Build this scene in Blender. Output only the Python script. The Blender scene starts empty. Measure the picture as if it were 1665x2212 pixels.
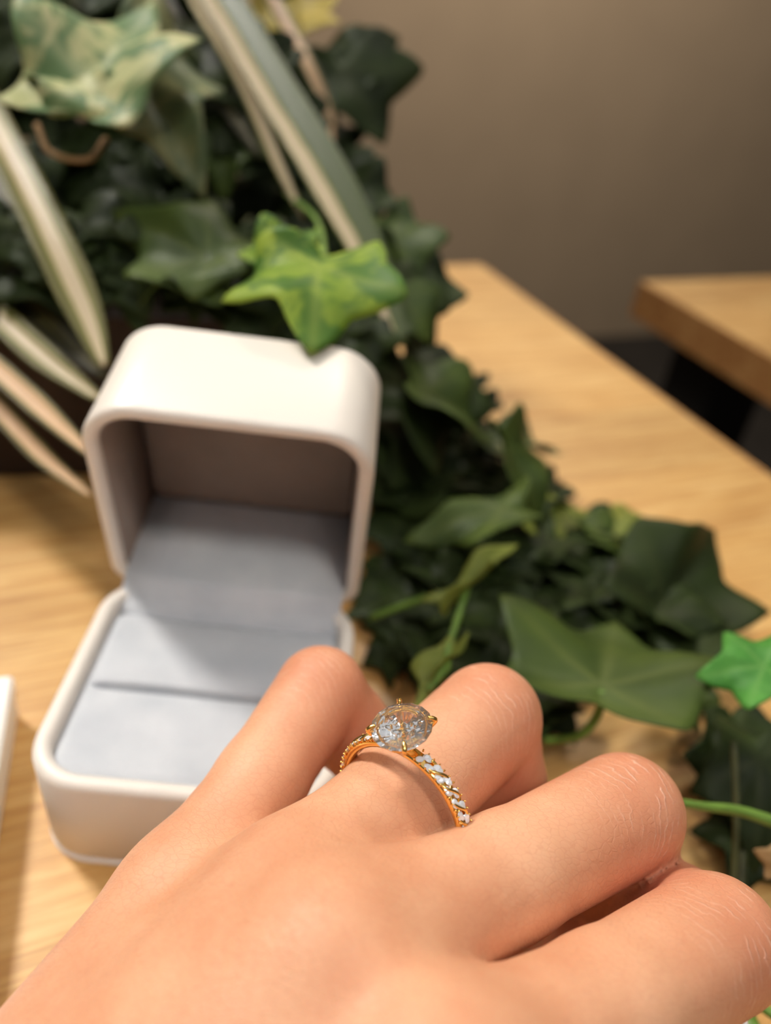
import bpy, math, random
import numpy as np
from mathutils import Matrix, Vector

# ------------------------------------------------------------------ camera, world, lights, exposure
# all modelling below is in millimetres, MM converts to metres
MM = 0.001
sc = bpy.context.scene
col = sc.collection
F_PX, IMG_W, IMG_H = 1716.0, 1665.0, 2212.0
PITCH, ROLL = 0.6085, 0.1391
CAM = np.array([26.9, -75.5, 135.5])
_cp, _sp = math.cos(PITCH), math.sin(PITCH)
FW = np.array([0, _cp, -_sp]); _u0 = np.array([0, _sp, _cp]); _r0 = np.array([1.0, 0, 0])
RT = math.cos(ROLL) * _r0 + math.sin(ROLL) * _u0
UP = -math.sin(ROLL) * _r0 + math.cos(ROLL) * _u0

cam_d = bpy.data.cameras.new('camera')
cam_d.sensor_fit = 'VERTICAL'; cam_d.sensor_height = 36.0
cam_d.lens = F_PX / IMG_H * 36.0
cam_d.clip_start = 0.005; cam_d.clip_end = 30
cam_d.dof.use_dof = True
cam_d.dof.focus_distance = 0.0945
cam_d.dof.aperture_fstop = cam_d.lens / 2.5
cam_o = bpy.data.objects.new('camera', cam_d); col.objects.link(cam_o)
_m = Matrix.Identity(4)
for i in range(3):
    _m[i][0] = RT[i]; _m[i][1] = UP[i]; _m[i][2] = -FW[i]; _m[i][3] = CAM[i] * MM
cam_o.matrix_world = _m
sc.camera = cam_o

world = bpy.data.worlds.new('world'); sc.world = world; world.use_nodes = True
_bg = world.node_tree.nodes['Background']
_bg.inputs[0].default_value = (1.0, 0.90, 0.78, 1); _bg.inputs[1].default_value = 0.085

def lamp(name, d, dist, radius, power, color, target=(0.0, 20.0, 20.0), spread=180.0):
    """a round lamp: disc area light in direction d from the box"""
    l = bpy.data.lights.new(name, 'AREA'); l.shape = 'DISK'; l.size = radius * 2
    l.energy = power; l.color = color; l.spread = math.radians(spread)
    o = bpy.data.objects.new(name, l); col.objects.link(o)
    d = Vector(d).normalized()
    o.location = Vector([t * MM for t in target]) + d * dist
    o.rotation_euler = d.to_track_quat('Z', 'Y').to_euler()
    return o
lamp('ceiling_downlight', (-0.52, 0.36, 0.77), 1.7, 0.14, 1.0, (1.0, 0.945, 0.875), target=(5.0, -25.0, 20.0), spread=36.0)
lamp('ceiling_downlight', (0.20, -0.40, 0.90), 1.7, 0.13, 0.31, (1.0, 0.945, 0.88), target=(5.0, -25.0, 20.0), spread=36.0)
# added grid of unseen square panels: soft fill and reflections for the stone
for gx in (-1.2, -0.4, 0.4, 1.2):
    for gy in (-1.0, -0.2, 0.6):
        l = bpy.data.lights.new('fill_panel', 'AREA'); l.shape = 'SQUARE'; l.size = 0.7; l.energy = 0.8; l.color = (0.90, 0.95, 1.0)
        o = bpy.data.objects.new('fill_panel', l); col.objects.link(o); o.location = (gx, gy, 1.55)
# small unseen lamps added between the panels for glints in the stone
for k, (sx_, sy_) in enumerate(((-0.8, -0.6), (0.0, -0.6), (0.8, -0.6), (-0.8, 0.2), (0.0, 0.2), (0.8, 0.2), (-0.3, -1.3), (0.5, -1.3))):
    lamp('glint_lamp', (sx_, sy_, 1.45), 1.6, 0.06, 0.36, (0.93, 0.97, 1.0))
lamp('wall_fill', (0.0, -0.5, 0.87), 1.2, 0.2, 30.0, (1.0, 0.90, 0.78), target=(200, 2000, 300))  # unseen lamp added to brighten the back wall

sc.cycles.max_bounces = 16; sc.cycles.diffuse_bounces = 3; sc.cycles.glossy_bounces = 12; sc.cycles.transmission_bounces = 16
vs = sc.view_settings
vs.view_transform = 'Standard'; vs.look = 'None'; vs.exposure = 0.15; vs.gamma = 1.0; vs.use_curve_mapping = False

# ------------------------------------------------------------------ geometry helpers
def at(px, py, d):
    return CAM + (FW + RT * (px - 832.5) / F_PX - UP * (py - 1106.0) / F_PX) * d
def onz(px, py, z=0.0):
    r = FW + RT * (px - 832.5) / F_PX - UP * (py - 1106.0) / F_PX
    return CAM + r * ((z - CAM[2]) / r[2])
def cc(x, y, z):                     # camera-frame millimetres (right, down, away)
    return CAM + RT * x - UP * y + FW * z
def cdir(x, y, z):                   # camera-frame direction (right, up, towards camera)
    return RT * x + UP * y - FW * z
def nrm(v):
    v = np.asarray(v, float); return v / np.linalg.norm(v)

def mesh_data(name, verts, faces, mats=(), smooth=True, fmat=None, attrs=None):
    me = bpy.data.meshes.new(name)
    v = np.asarray(verts, float) * MM
    me.from_pydata(v.tolist() if len(v) < 20000 else v, [], faces if not isinstance(faces, np.ndarray) else faces.tolist())
    for m in mats: me.materials.append(m)
    if fmat is not None: me.polygons.foreach_set('material_index', np.asarray(fmat, 'i'))
    me.polygons.foreach_set('use_smooth', np.full(len(me.polygons), smooth))
    for k, a in (attrs or {}).items():
        at_ = me.attributes.new(k, 'FLOAT', 'POINT'); at_.data.foreach_set('value', np.asarray(a, 'f'))
    me.update()
    return me
def link(name, me, parent=None, loc=None, mat=None):
    o = bpy.data.objects.new(name, me); col.objects.link(o)
    if parent is not None: o.parent = parent
    if mat is not None: o.matrix_basis = mat
    elif loc is not None: o.location = [c * MM for c in loc]
    return o
def thing(name, label, cat, loc=(0, 0, 0), rotz=0.0, group=None, kind=None):
    o = bpy.data.objects.new(name, None); col.objects.link(o)
    o.empty_display_size = 0.01
    o.location = [c * MM for c in loc]; o.rotation_euler = (0, 0, rotz)
    return tag(o, label, cat, group, kind)
def tag(o, label=None, cat=None, group=None, kind=None):
    if label: o['label'] = label
    if cat: o['category'] = cat
    if group: o['group'] = group
    if kind: o['kind'] = kind
    return o
def box_geo(x0, x1, y0, y1, z0, z1, b=0.0):
    """box with small chamfer b on all edges"""
    if b <= 0:
        v = [(x, y, z) for z in (z0, z1) for y in (y0, y1) for x in (x0, x1)]
        return v, [(0, 2, 3, 1), (4, 5, 7, 6), (0, 1, 5, 4), (2, 6, 7, 3), (0, 4, 6, 2), (1, 3, 7, 5)]
    rings = []
    for (i, z) in ((b, z0), (0, z0 + b), (0, z1 - b), (b, z1)):
        c = b + i
        rings.append([(x0 + i, y0 + c, z), (x0 + c, y0 + i, z), (x1 - c, y0 + i, z), (x1 - i, y0 + c, z),
                      (x1 - i, y1 - c, z), (x1 - c, y1 - i, z), (x0 + c, y1 - i, z), (x0 + i, y1 - c, z)])
    return loft(rings, cap0=True, cap1=True)
def loft(rings, cap0=False, cap1=False, closed_u=True):
    n = len(rings[0]); v = [tuple(p) for r in rings for p in r]; f = []
    for i in range(len(rings) - 1):
        for j in range(n if closed_u else n - 1):
            k = (j + 1) % n
            f.append((i * n + j, i * n + k, (i + 1) * n + k, (i + 1) * n + j))
    if cap0: f.append(tuple(reversed(range(n))))
    if cap1: f.append(tuple(range((len(rings) - 1) * n, len(rings) * n)))
    return v, f
def rrect(x0, x1, y0, y1, r, n=10, ry0=None):
    pts = []; q = r if ry0 is None else ry0
    for (cx, cy, a0, r) in ((x1 - r, y1 - r, 0, r), (x0 + r, y1 - r, 90, r), (x0 + q, y0 + q, 180, q), (x1 - q, y0 + q, 270, q)):
        for i in range(n + 1):
            a = math.radians(a0 + 90.0 * i / n)
            pts.append((cx + r * math.cos(a), cy + r * math.sin(a)))
    return pts
def catmull(P, n):
    P = np.asarray(P, float); m = len(P)
    Q = np.vstack([2 * P[0] - P[1], P, 2 * P[-1] - P[-2]])
    out = []
    for i in range(m - 1):
        p0, p1, p2, p3 = Q[i:i + 4]
        for t in np.arange(n) / n:
            out.append(0.5 * ((2 * p1) + (-p0 + p2) * t + (2 * p0 - 5 * p1 + 4 * p2 - p3) * t * t + (-p0 + 3 * p1 - 3 * p2 + p3) * t ** 3))
    out.append(P[-1])
    return np.array(out)
def tube_geo(path, rad, n=8, sub=6):
    C = catmull(path, sub); k = len(C)
    R = np.interp(np.linspace(0, 1, k), np.linspace(0, 1, len(rad)), rad) if np.ndim(rad) else np.full(k, rad)
    T = np.gradient(C, axis=0); T /= np.linalg.norm(T, axis=1)[:, None]
    u = np.cross(T[0], [0.3, 0.2, 1.0]); u = nrm(u); rings = []
    for i in range(k):
        u = nrm(u - T[i] * (u @ T[i])); w = np.cross(T[i], u)
        rings.append([C[i] + R[i] * (math.cos(a) * u + math.sin(a) * w) for a in np.linspace(0, 2 * math.pi, n, endpoint=False)])
    return loft(rings, cap0=True, cap1=True)

# ------------------------------------------------------------------ materials
def srgb(r, g, b):
    f = lambda c: (c / 255 / 12.92) if c / 255 <= 0.04045 else ((c / 255 + 0.055) / 1.055) ** 2.4
    return (f(r), f(g), f(b), 1.0)
class NT:
    def __init__(s, name):
        s.m = bpy.data.materials.new(name); s.m.use_nodes = True
        s.t = s.m.node_tree; s.N = s.t.nodes; s.L = s.t.links
        s.b = s.N['Principled BSDF']; s.out = s.N['Material Output']
    def n(s, typ, **kw):
        o = s.N.new(typ)
        for k, v in kw.items():
            if k.startswith('i_'):
                kk = k[2:]; o.inputs[int(kk) if kk.isdigit() else kk.replace('_', ' ')].default_value = v
            else: setattr(o, k, v)
        return o
    def l(s, a, b): s.L.new(a, b)
    def ramp(s, fac, stops):
        r = s.n('ShaderNodeValToRGB'); e = r.color_ramp.elements
        while len(e) < len(stops): e.new(0.5)
        for i, (p, c) in enumerate(stops): e[i].position = p; e[i].color = c
        s.l(fac, r.inputs[0]); return r.outputs[0]
    def mix(s, fac, a, b, blend='MIX'):
        m = s.n('ShaderNodeMix', data_type='RGBA', blend_type=blend)
        for sock, v in ((m.inputs[0], fac), (m.inputs[6], a), (m.inputs[7], b)):
            if isinstance(v, bpy.types.NodeSocket): s.l(v, sock)
            else: sock.default_value = v
        return m.outputs[2]
    def math(s, op, a, b=None, clamp=False):
        m = s.n('ShaderNodeMath', operation=op, use_clamp=clamp)
        for i, v in enumerate((a, b)):
            if v is None: continue
            if isinstance(v, bpy.types.NodeSocket): s.l(v, m.inputs[i])
            else: m.inputs[i].default_value = v
        return m.outputs[0]
    def attr(s, name): return s.n('ShaderNodeAttribute', attribute_name=name).outputs['Fac']
    def obj(s, scale=(1, 1, 1), rot=(0, 0, 0)):
        tc = s.n('ShaderNodeTexCoord'); mp = s.n('ShaderNodeMapping'); mp.inputs['Scale'].default_value = scale
        mp.inputs['Rotation'].default_value = rot
        s.l(tc.outputs['Object'], mp.inputs[0]); return mp.outputs[0]
    def noise(s, vec, scale, detail=3.0, rough=0.5, dist=0.0):
        t = s.n('ShaderNodeTexNoise'); t.inputs['Scale'].default_value = scale; t.inputs['Detail'].default_value = detail
        t.inputs['Roughness'].default_value = rough; t.inputs['Distortion'].default_value = dist
        if vec is not None: s.l(vec, t.inputs['Vector'])
        return t.outputs['Fac']
    def bump(s, h, dist, strength=1.0, nrm_=None):
        b = s.n('ShaderNodeBump'); b.inputs['Strength'].default_value = strength; b.inputs['Distance'].default_value = dist
        s.l(h, b.inputs['Height'])
        if nrm_ is not None: s.l(nrm_, b.inputs['Normal'])
        return b.outputs[0]
    def set(s, **kw):
        for k, v in kw.items():
            i = s.b.inputs[k.replace('_', ' ')]
            if isinstance(v, bpy.types.NodeSocket): s.l(v, i)
            else: i.default_value = v
        return s.m

def plain(name, c, rough=0.5, spec=0.5, metal=0.0, mott=0.0, scale=200.0):
    t = NT(name); colr = c
    if mott:
        lo = tuple(x * (1 - mott) for x in c[:3]) + (1,); hi = tuple(min(1, x * (1 + mott)) for x in c[:3]) + (1,)
        colr = t.ramp(t.noise(t.obj(), scale), [(0.3, lo), (0.7, hi)])
    return t.set(Base_Color=colr, Roughness=rough, Specular_IOR_Level=spec, Metallic=metal)

def wood(name, light, mid, dark, rough=0.42):
    t = NT(name)
    oi = t.n('ShaderNodeObjectInfo').outputs['Random']
    off = t.n('ShaderNodeCombineXYZ'); t.l(t.math('MULTIPLY', oi, 37.0), off.inputs[0]); t.l(t.math('MULTIPLY', oi, 11.0), off.inputs[1])
    tc = t.n('ShaderNodeTexCoord'); va = t.n('ShaderNodeVectorMath', operation='ADD')
    t.l(tc.outputs['Object'], va.inputs[0]); t.l(off.outputs[0], va.inputs[1])
    mp = t.n('ShaderNodeMapping'); mp.inputs['Scale'].default_value = (1.0, 16.0, 16.0); t.l(va.outputs[0], mp.inputs[0])
    mp2 = t.n('ShaderNodeMapping'); mp2.inputs['Scale'].default_value = (1.0, 7.0, 7.0); t.l(va.outputs[0], mp2.inputs[0])
    broad = t.noise(mp2.outputs[0], 9.0, 3, 0.55, 0.4)
    fine = t.noise(mp.outputs[0], 24.0, 5, 0.65, 0.2)
    pores = t.noise(mp.outputs[0], 95.0, 2, 0.5)
    c = t.ramp(broad, [(0.25, dark), (0.5, mid), (0.72, light)])
    c2 = t.ramp(fine, [(0.36, dark), (0.5, mid), (0.62, light)])
    c = t.mix(0.62, c, c2)
    c = t.mix(t.math('MULTIPLY', t.ramp(pores, [(0.3, (1, 1, 1, 1)), (0.42, (0, 0, 0, 1))]), 0.35), c, dark)
    hsv = t.n('ShaderNodeHueSaturation'); t.l(c, hsv.inputs['Color'])
    t.l(t.math('ADD', t.math('MULTIPLY', oi, 0.24), 0.88), hsv.inputs['Value'])
    return t.set(Base_Color=hsv.outputs[0], Roughness=rough, Normal=t.bump(fine, 0.0002, 0.35))

M = {}
M['oak'] = wood('oak_wood', srgb(224, 184, 120), srgb(204, 157, 91), srgb(166, 115, 57))
M['oak_edge'] = wood('oak_edge_wood', srgb(196, 146, 88), srgb(172, 118, 66), srgb(140, 90, 46))
M['wall'] = plain('taupe_wall_paint', srgb(156, 136, 112), 0.85, 0.2, mott=0.04, scale=6)
M['floor'] = plain('dark_floor', srgb(30, 27, 24), 0.6, 0.3, mott=0.2, scale=8)
M['shell'] = plain('white_box_lacquer', srgb(230, 221, 209), 0.38, 0.45, mott=0.012, scale=60)
M['card'] = plain('white_card', srgb(238, 234, 228), 0.55, 0.35, mott=0.015, scale=90)
def fabric():
    t = NT('grey_blue_suede'); v = t.obj()
    fib = t.noise(v, 2600.0, 2, 0.6); patch = t.noise(v, 90.0, 3, 0.5)
    c = t.ramp(patch, [(0.3, srgb(190, 193, 197)), (0.7, srgb(208, 209, 211))])
    c = t.mix(t.math('MULTIPLY', fib, 0.25), c, srgb(158, 165, 173))
    return t.set(Base_Color=c, Roughness=0.95, Specular_IOR_Level=0.15, Sheen_Weight=0.25, Sheen_Roughness=0.5, Normal=t.bump(fib, 0.0001, 0.3))
M['fabric'] = fabric()
M['lining'] = plain('lid_lining', srgb(150, 136, 126), 0.92, 0.15, mott=0.05, scale=150)
M['gold'] = plain('yellow_gold', srgb(250, 205, 120), 0.2, 0.5, 1.0)
def gem(name, rough=0.0):
    t = NT(name)
    return t.set(Base_Color=(1, 1, 1, 1), Transmission_Weight=0.955, IOR=2.3, Roughness=rough, Specular_IOR_Level=0.8)
M['diamond'] = gem('clear_diamond')
M['melee'] = plain('small_diamond', srgb(246, 247, 252), 0.08, 0.9, 0.25)
def skin():
    t = NT('skin'); v = t.obj()
    red = t.attr('red'); wm = t.attr('wrinkle_mask'); wc = t.attr('wrinkle_coord'); pale = t.attr('pale')
    blot = t.noise(v, 130.0, 3, 0.5); blot2 = t.noise(v, 420.0, 2, 0.5)
    c = t.ramp(blot, [(0.3, srgb(207, 147, 110)), (0.7, srgb(218, 165, 128))])
    c = t.mix(t.math('MULTIPLY', blot2, 0.2), c, srgb(198, 124, 92))
    c = t.mix(t.math('MULTIPLY', red, 0.5, True), c, srgb(188, 94, 70))
    c = t.mix(t.math('MULTIPLY', pale, 0.6, True), c, srgb(240, 188, 150))
    # fine crossing creases everywhere, and transverse knuckle folds where masked
    vo = t.n('ShaderNodeTexVoronoi', feature='DISTANCE_TO_EDGE'); vo.inputs['Scale'].default_value = 900.0
    t.l(t.obj((1.0, 1.6, 1.0), (0, 0, 0.6)), vo.inputs['Vector'])
    cell = t.math('MINIMUM', vo.outputs['Distance'], 0.12)
    wob = t.noise(v, 260.0, 3, 0.6)
    ph = t.math('ADD', t.math('MULTIPLY', wc, 5.6), t.math('MULTIPLY', wob, 15.0))
    fold = t.math('SINE', ph)
    brk = t.ramp(t.noise(v, 330.0, 2, 0.5), [(0.44, (0, 0, 0, 1)), (0.64, (1, 1, 1, 1))])
    ridge = t.math('POWER', t.math('MAXIMUM', fold, 0.0), 5.0)
    ridge = t.math('MULTIPLY', t.math('MULTIPLY', ridge, brk), wm)
    c = t.mix(t.math('MULTIPLY', t.math('SUBTRACT', 1.0, t.math('MULTIPLY', cell, 14.0, True), True), 0.16), c, srgb(176, 92, 66))
    c = t.mix(t.math('MULTIPLY', ridge, 0.5, True), c, srgb(250, 214, 192))
    nb = t.bump(cell, 0.0006, 0.35)
    nb = t.bump(t.noise(v, 1500.0, 3, 0.6), 0.00022, 0.4, nb)
    nb = t.bump(t.math('MULTIPLY', ridge, 1.0), 0.00018, 0.7, nb)
    t.b.subsurface_method = 'RANDOM_WALK'
    return t.set(Base_Color=c, Roughness=0.5, Specular_IOR_Level=0.4, Subsurface_Weight=0.12,
                 Subsurface_Radius=(1.0, 0.35, 0.18), Subsurface_Scale=0.0028, Normal=nb)
M['skin'] = skin()
M['nail'] = plain('pink_nail', srgb(226, 168, 150), 0.15, 0.6)
M['nail_white'] = plain('white_nail_tip', srgb(245, 243, 240), 0.15, 0.6)
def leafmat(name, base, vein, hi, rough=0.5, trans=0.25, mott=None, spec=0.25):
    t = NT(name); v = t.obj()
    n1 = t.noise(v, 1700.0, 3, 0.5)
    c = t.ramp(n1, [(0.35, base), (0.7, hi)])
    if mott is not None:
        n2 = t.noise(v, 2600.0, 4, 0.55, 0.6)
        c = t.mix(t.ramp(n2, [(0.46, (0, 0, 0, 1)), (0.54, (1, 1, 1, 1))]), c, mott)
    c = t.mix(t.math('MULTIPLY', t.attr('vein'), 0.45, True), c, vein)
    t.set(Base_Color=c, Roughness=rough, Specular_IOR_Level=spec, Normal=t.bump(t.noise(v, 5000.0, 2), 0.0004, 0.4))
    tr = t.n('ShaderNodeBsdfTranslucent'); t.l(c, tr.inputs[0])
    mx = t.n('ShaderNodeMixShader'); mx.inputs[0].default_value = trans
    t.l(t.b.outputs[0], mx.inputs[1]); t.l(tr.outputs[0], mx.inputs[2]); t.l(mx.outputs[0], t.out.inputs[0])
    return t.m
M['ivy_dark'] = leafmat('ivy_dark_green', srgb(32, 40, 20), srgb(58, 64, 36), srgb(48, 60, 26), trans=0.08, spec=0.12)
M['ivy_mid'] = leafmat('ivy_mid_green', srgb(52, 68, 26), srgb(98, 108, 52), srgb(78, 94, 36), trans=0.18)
M['ivy_fresh'] = leafmat('ivy_fresh_green', srgb(62, 124, 46), srgb(120, 168, 84), srgb(92, 160, 66), trans=0.25)
M['ivy_lime'] = leafmat('ivy_lime_green', srgb(120, 150, 44), srgb(176, 190, 90), srgb(166, 186, 70), trans=0.3, mott=srgb(84, 122, 44))
M['ivy_olive'] = leafmat('ivy_olive_shoot', srgb(112, 122, 48), srgb(150, 156, 76), srgb(134, 140, 60), trans=0.3)
M['ivy_pale'] = leafmat('ivy_variegated', srgb(176, 178, 122), srgb(190, 190, 140), srgb(198, 194, 146), trans=0.2, mott=srgb(104, 130, 84))
M['ivy_grey'] = leafmat('ivy_grey_green', srgb(120, 120, 76), srgb(150, 146, 100), srgb(140, 138, 92), trans=0.15, mott=srgb(84, 98, 64))
M['ivy_yellow'] = leafmat('ivy_yellow', srgb(176, 156, 66), srgb(196, 176, 96), srgb(206, 186, 104), trans=0.3)
M['dry_leaf'] = leafmat('dry_brown_leaf', srgb(150, 116, 76), srgb(180, 148, 104), srgb(176, 142, 98), 0.7, 0.15)
M['stem'] = plain('green_stem', srgb(100, 130, 52), 0.45, 0.4, mott=0.15)
M['stem_dark'] = plain('dark_stem', srgb(64, 66, 34), 0.5, 0.4, mott=0.2)
def blade(name, cream, green, lo, hi):
    t = NT(name); a = t.attr('across')
    v = t.obj((1, 1, 1)); w = t.math('ADD', a, t.math('MULTIPLY', t.math('SUBTRACT', t.noise(v, 60.0), 0.5), 0.25))
    w01 = t.math('ADD', t.math('MULTIPLY', w, 0.5), 0.5)
    s = 0.05
    yel = tuple(0.5 * x + 0.5 * y for x, y in zip(green, srgb(150, 146, 50)))
    c = t.ramp(w01, [(max(0, lo - s), green), (lo, yel), (lo + s, cream), (hi - s, cream), (hi, yel), (min(1, hi + s), green)])
    return t.set(Base_Color=c, Roughness=0.45, Specular_IOR_Level=0.4)
CREAM = srgb(184, 166, 134); BG = srgb(70, 80, 40)
M['blade_left'] = blade('striped_blade_left', CREAM, BG, 0.58, 0.97)
M['blade_mid'] = blade('striped_blade_mid', CREAM, srgb(96, 92, 44), 0.26, 0.70)
M['blade_cream'] = blade('striped_blade_cream', srgb(206, 186, 150), srgb(110, 104, 52), 0.12, 0.86)
M['blade_tan'] = blade('striped_blade_tan', srgb(200, 162, 122), srgb(92, 84, 44), 0.15, 0.80)
M['blade_dark'] = blade('striped_blade_dark', srgb(84, 72, 50), srgb(54, 50, 30), 0.3, 0.5)
M['pot'] = plain('dark_brown_planter', srgb(46, 33, 26), 0.6, 0.3, mott=0.25, scale=40)
M['soil'] = plain('soil', srgb(30, 22, 16), 0.95, 0.1, mott=0.4, scale=120)

# ------------------------------------------------------------------ setting: wall, floor
EDGE = nrm((101.0, -198.8, 0)); GRAIN = np.array([-EDGE[1], EDGE[0], 0.0])      # table edge / grain directions
A_G = math.atan2(GRAIN[1], GRAIN[0])
FLOOR_Z = -740.0
w0 = np.array([591.0, 2260.0])
def rotz_box(name, mat, org, x0, x1, y0, y1, z0, z1, ang, b=0.0):
    v, f = box_geo(x0, x1, y0, y1, z0, z1, b)
    o = link(name, mesh_data(name, v, f, [mat], smooth=False), loc=(org[0], org[1], 0)); o.rotation_euler = (0, 0, ang)
    return o
tag(rotz_box('wall_back', M['wall'], w0, -3600, 2600, 0, 80, FLOOR_Z, 1900, A_G), 'plain taupe painted wall behind the tables', 'wall', kind='structure')
tag(rotz_box('floor', M['floor'], w0, -3600, 2600, -4400, 0, FLOOR_Z - 40, FLOOR_Z, A_G), 'dark floor between the two tables', 'floor', kind='structure')
# projecting pillar on the wall at the right of the picture
# ------------------------------------------------------------------ tables
PW = 42.0
def table(name, label, corner, length, nplanks, leg_in=40.0):
    """corner: far corner on the gap side; local x along the grain, local y towards the viewer (negative)"""
    t = thing(name, label, 'table', (corner[0], corner[1], FLOOR_Z), A_G)
    H = -FLOOR_Z
    x0, x1 = (-length, 0.0) if length > 0 else (0.0, -length)
    v, f = box_geo(x0, x1, -PW, 0.0, -20.0, 0.0, 0.0)
    me = mesh_data('plank', v, f, [M['oak']], smooth=False)
    vb, fb = box_geo(x0, x1, 0.0, 3.0, -20.0, 0.0)
    for i in range(nplanks):
        link('plank', me, t, loc=(0, -PW * i, H))
    depth = PW * nplanks
    # edge banding along the side that faces the gap
    ex = x1 if length > 0 else x0
    s = 1 if length > 0 else -1
    v, f = box_geo(min(ex, ex + s * 1.2), max(ex, ex + s * 1.2), -depth, 0, -20.0, -0.05)
    link('edge_band', mesh_data('edge_band', v, f, [M['oak_edge']], smooth=False), t, loc=(0, 0, H))
    for lx in (x0 + leg_in, x1 - leg_in):
        for ly in (-leg_in, -depth + leg_in):
            v, f = box_geo(lx - 20, lx + 20, ly - 20, ly + 20, 0, H - 20, 2.0)
            link('leg', mesh_data('leg', v, f, [M['floor']], smooth=False), t)
    return t
far_c = onz(1035, 570, 0)
table('oak_table', 'light oak table top carrying the ring box and plants', far_c, 760.0, 14)
far2 = onz(1385, 607, 0)
table('oak_table', 'second oak table across the dark gap at the right edge', far2, -700.0, 14)

# ------------------------------------------------------------------ ring box
BW, BD, BH = 52.0, 51.57, 22.33
YAW = 0.045
LA, LYH, LZH, LL, LD = 0.2155, 51.14, 20.84, 26.0, 48.77
rb = thing('ring_box', 'open white ring box with grey-blue cushion and raised lid', 'ring box', (0, 0, 0), YAW)
def shell(W, D, H, wall, draft, R, rimr, floor_t, R0=None):
    """open tray with rounded rim, opening at z=H"""
    rings = []
    def ring(ins, z): return [(x, y, z) for x, y in rrect(-W / 2 + ins, W / 2 - ins, ins, D - ins, max(R - ins, 1.0), 10, None if R0 is None else max(R0 - ins, .6))]
    for (i, z) in ((draft + 1.4, 0.0), (draft + 0.5, 0.35), (draft, 1.2)): rings.append(ring(i, z))
    rings.append(ring(draft * 0.5, H * 0.5))
    for k in range(7):
        a = math.pi * k / 6
        rings.append(ring(rimr - rimr * math.cos(a) if True else 0, H - rimr + rimr * math.sin(a)))
    if wall > 2 * rimr: rings.append(ring(wall, H - rimr))
    rings.append(ring(wall, floor_t + 0.6)); rings.append(ring(wall + 0.6, floor_t))
    return loft(rings, cap0=True, cap1=True)
v, f = shell(BW, BD, BH, 3.2, 0.5, 10.0, 1.6, 2.0)
v = [(x, y, z + 1.0 * (1 - z / BH)) for x, y, z in v]
base_o = link('base_shell', mesh_data('base_shell', v, f, [M['shell']]), rb)
# thin separate bottom plate under the shell
rg = [[(x, y, z) for x, y in rrect(-BW / 2 + i, BW / 2 - i, i, BD - i, 10.0 - i, 10)] for i, z in ((1.0, 0.0), (0.35, 0.25), (0.35, 0.75), (1.2, 0.95))]
v, f = loft(rg, cap0=True, cap1=True)
link('bottom_plate', mesh_data('bottom_plate', v, f, [M['shell']]), base_o)
# cushion as a height field clipped to the rounded inside, with the ring slot pressed in
CX0, CX1, CY0, CY1 = -BW / 2 + 3.0, BW / 2 - 3.0, 3.0, 43.6
ZC, SLOT = 20.6, 23.2
def cushion():
    ys = np.unique(np.concatenate([np.linspace(CY0, CY1, 44), SLOT + np.linspace(-3, 3, 41)])); xs = np.linspace(-1, 1, 61)
    Rr = 7.2; v = []; f = []
    for y in ys:
        hw = CX1
        if y < CY0 + Rr: hw = CX1 - Rr + math.sqrt(max(Rr * Rr - (CY0 + Rr - y) ** 2, 0))
        for s in xs:
            x = hw * s
            edge = min(CX1 - abs(x), y - CY0); dip = 1.3 * math.exp(-(edge / 1.1) ** 2)
            e = max(0.0, 1 - (abs(x) / 21.3) ** 6)
            dy = y - SLOT - 0.00003 * x ** 3
            slot = e * (5.0 * math.exp(-(dy / 0.55) ** 2) + 0.55 * math.exp(-(dy / 2.6) ** 2))
            puff = 0.5 * math.exp(-((dy + 4.5) / 4.0) ** 2) + 0.6 * math.exp(-((dy - 5.0) / 5.0) ** 2)
            back = 1.6 * math.exp(-((CY1 - y) / 1.6) ** 2)
            v.append((x, y, ZC - dip - slot + puff * e - back))
    n = len(xs)
    for i in range(len(ys) - 1):
        for j in range(n - 1): f.append((i * n + j, i * n + j + 1, (i + 1) * n + j + 1, (i + 1) * n + j))
    # skirt down to the tray floor so that it is a solid pad
    per = [j for j in range(n)] + [i * n + n - 1 for i in range(1, len(ys))] + [(len(ys) - 1) * n + j for j in range(n - 2, -1, -1)] + [i * n for i in range(len(ys) - 2, 0, -1)]
    b0 = len(v)
    for p in per: v.append((v[p][0], v[p][1], 4.0))
    m = len(per)
    for k in range(m): f.append((per[(k + 1) % m], per[k], b0 + k, b0 + (k + 1) % m))
    f.append(tuple(range(b0, b0 + m)))
    return v, f
v, f = cushion()
link('cushion', mesh_data('cushion', v, f, [M['fabric']]), rb)
# lid frame: local (x, u, v) -> box frame
def lid_pt(x, u, w):
    return (x, LYH - u * math.sin(LA) + w * math.cos(LA), LZH + u * math.cos(LA) + w * math.sin(LA))
# flap bridging cushion and lid
prof = [(CY1 - 1.2, ZC - 2.6), (CY1 - 0.2, ZC - 1.3), (CY1 + 0.6, ZC - 0.2), (45.9, 21.4), (47.9, 23.4), (49.4, 24.6)]
prof += [lid_pt(0, 4.0 - .02 * w, w)[1:] for w in (1.0, 6.0, 12.0, 18.0, LL - 3.6)]
pc = catmull([(0, a, b) for a, b in prof], 5)
FW_H = 22.7
rings = []
for p in pc:
    rings.append([(x, p[1], p[2] - d) for x, d in [(-FW_H, 0.0), (-FW_H * 0.5, 0), (0, 0.0), (FW_H * 0.5, 0), (FW_H, 0.0), (FW_H, 0.9), (0, 0.9), (-FW_H, 0.9)]])
v, f = loft(rings, cap0=True, cap1=True)
link('hinge_flap', mesh_data('hinge_flap', v, f, [M['fabric']]), rb)
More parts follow.
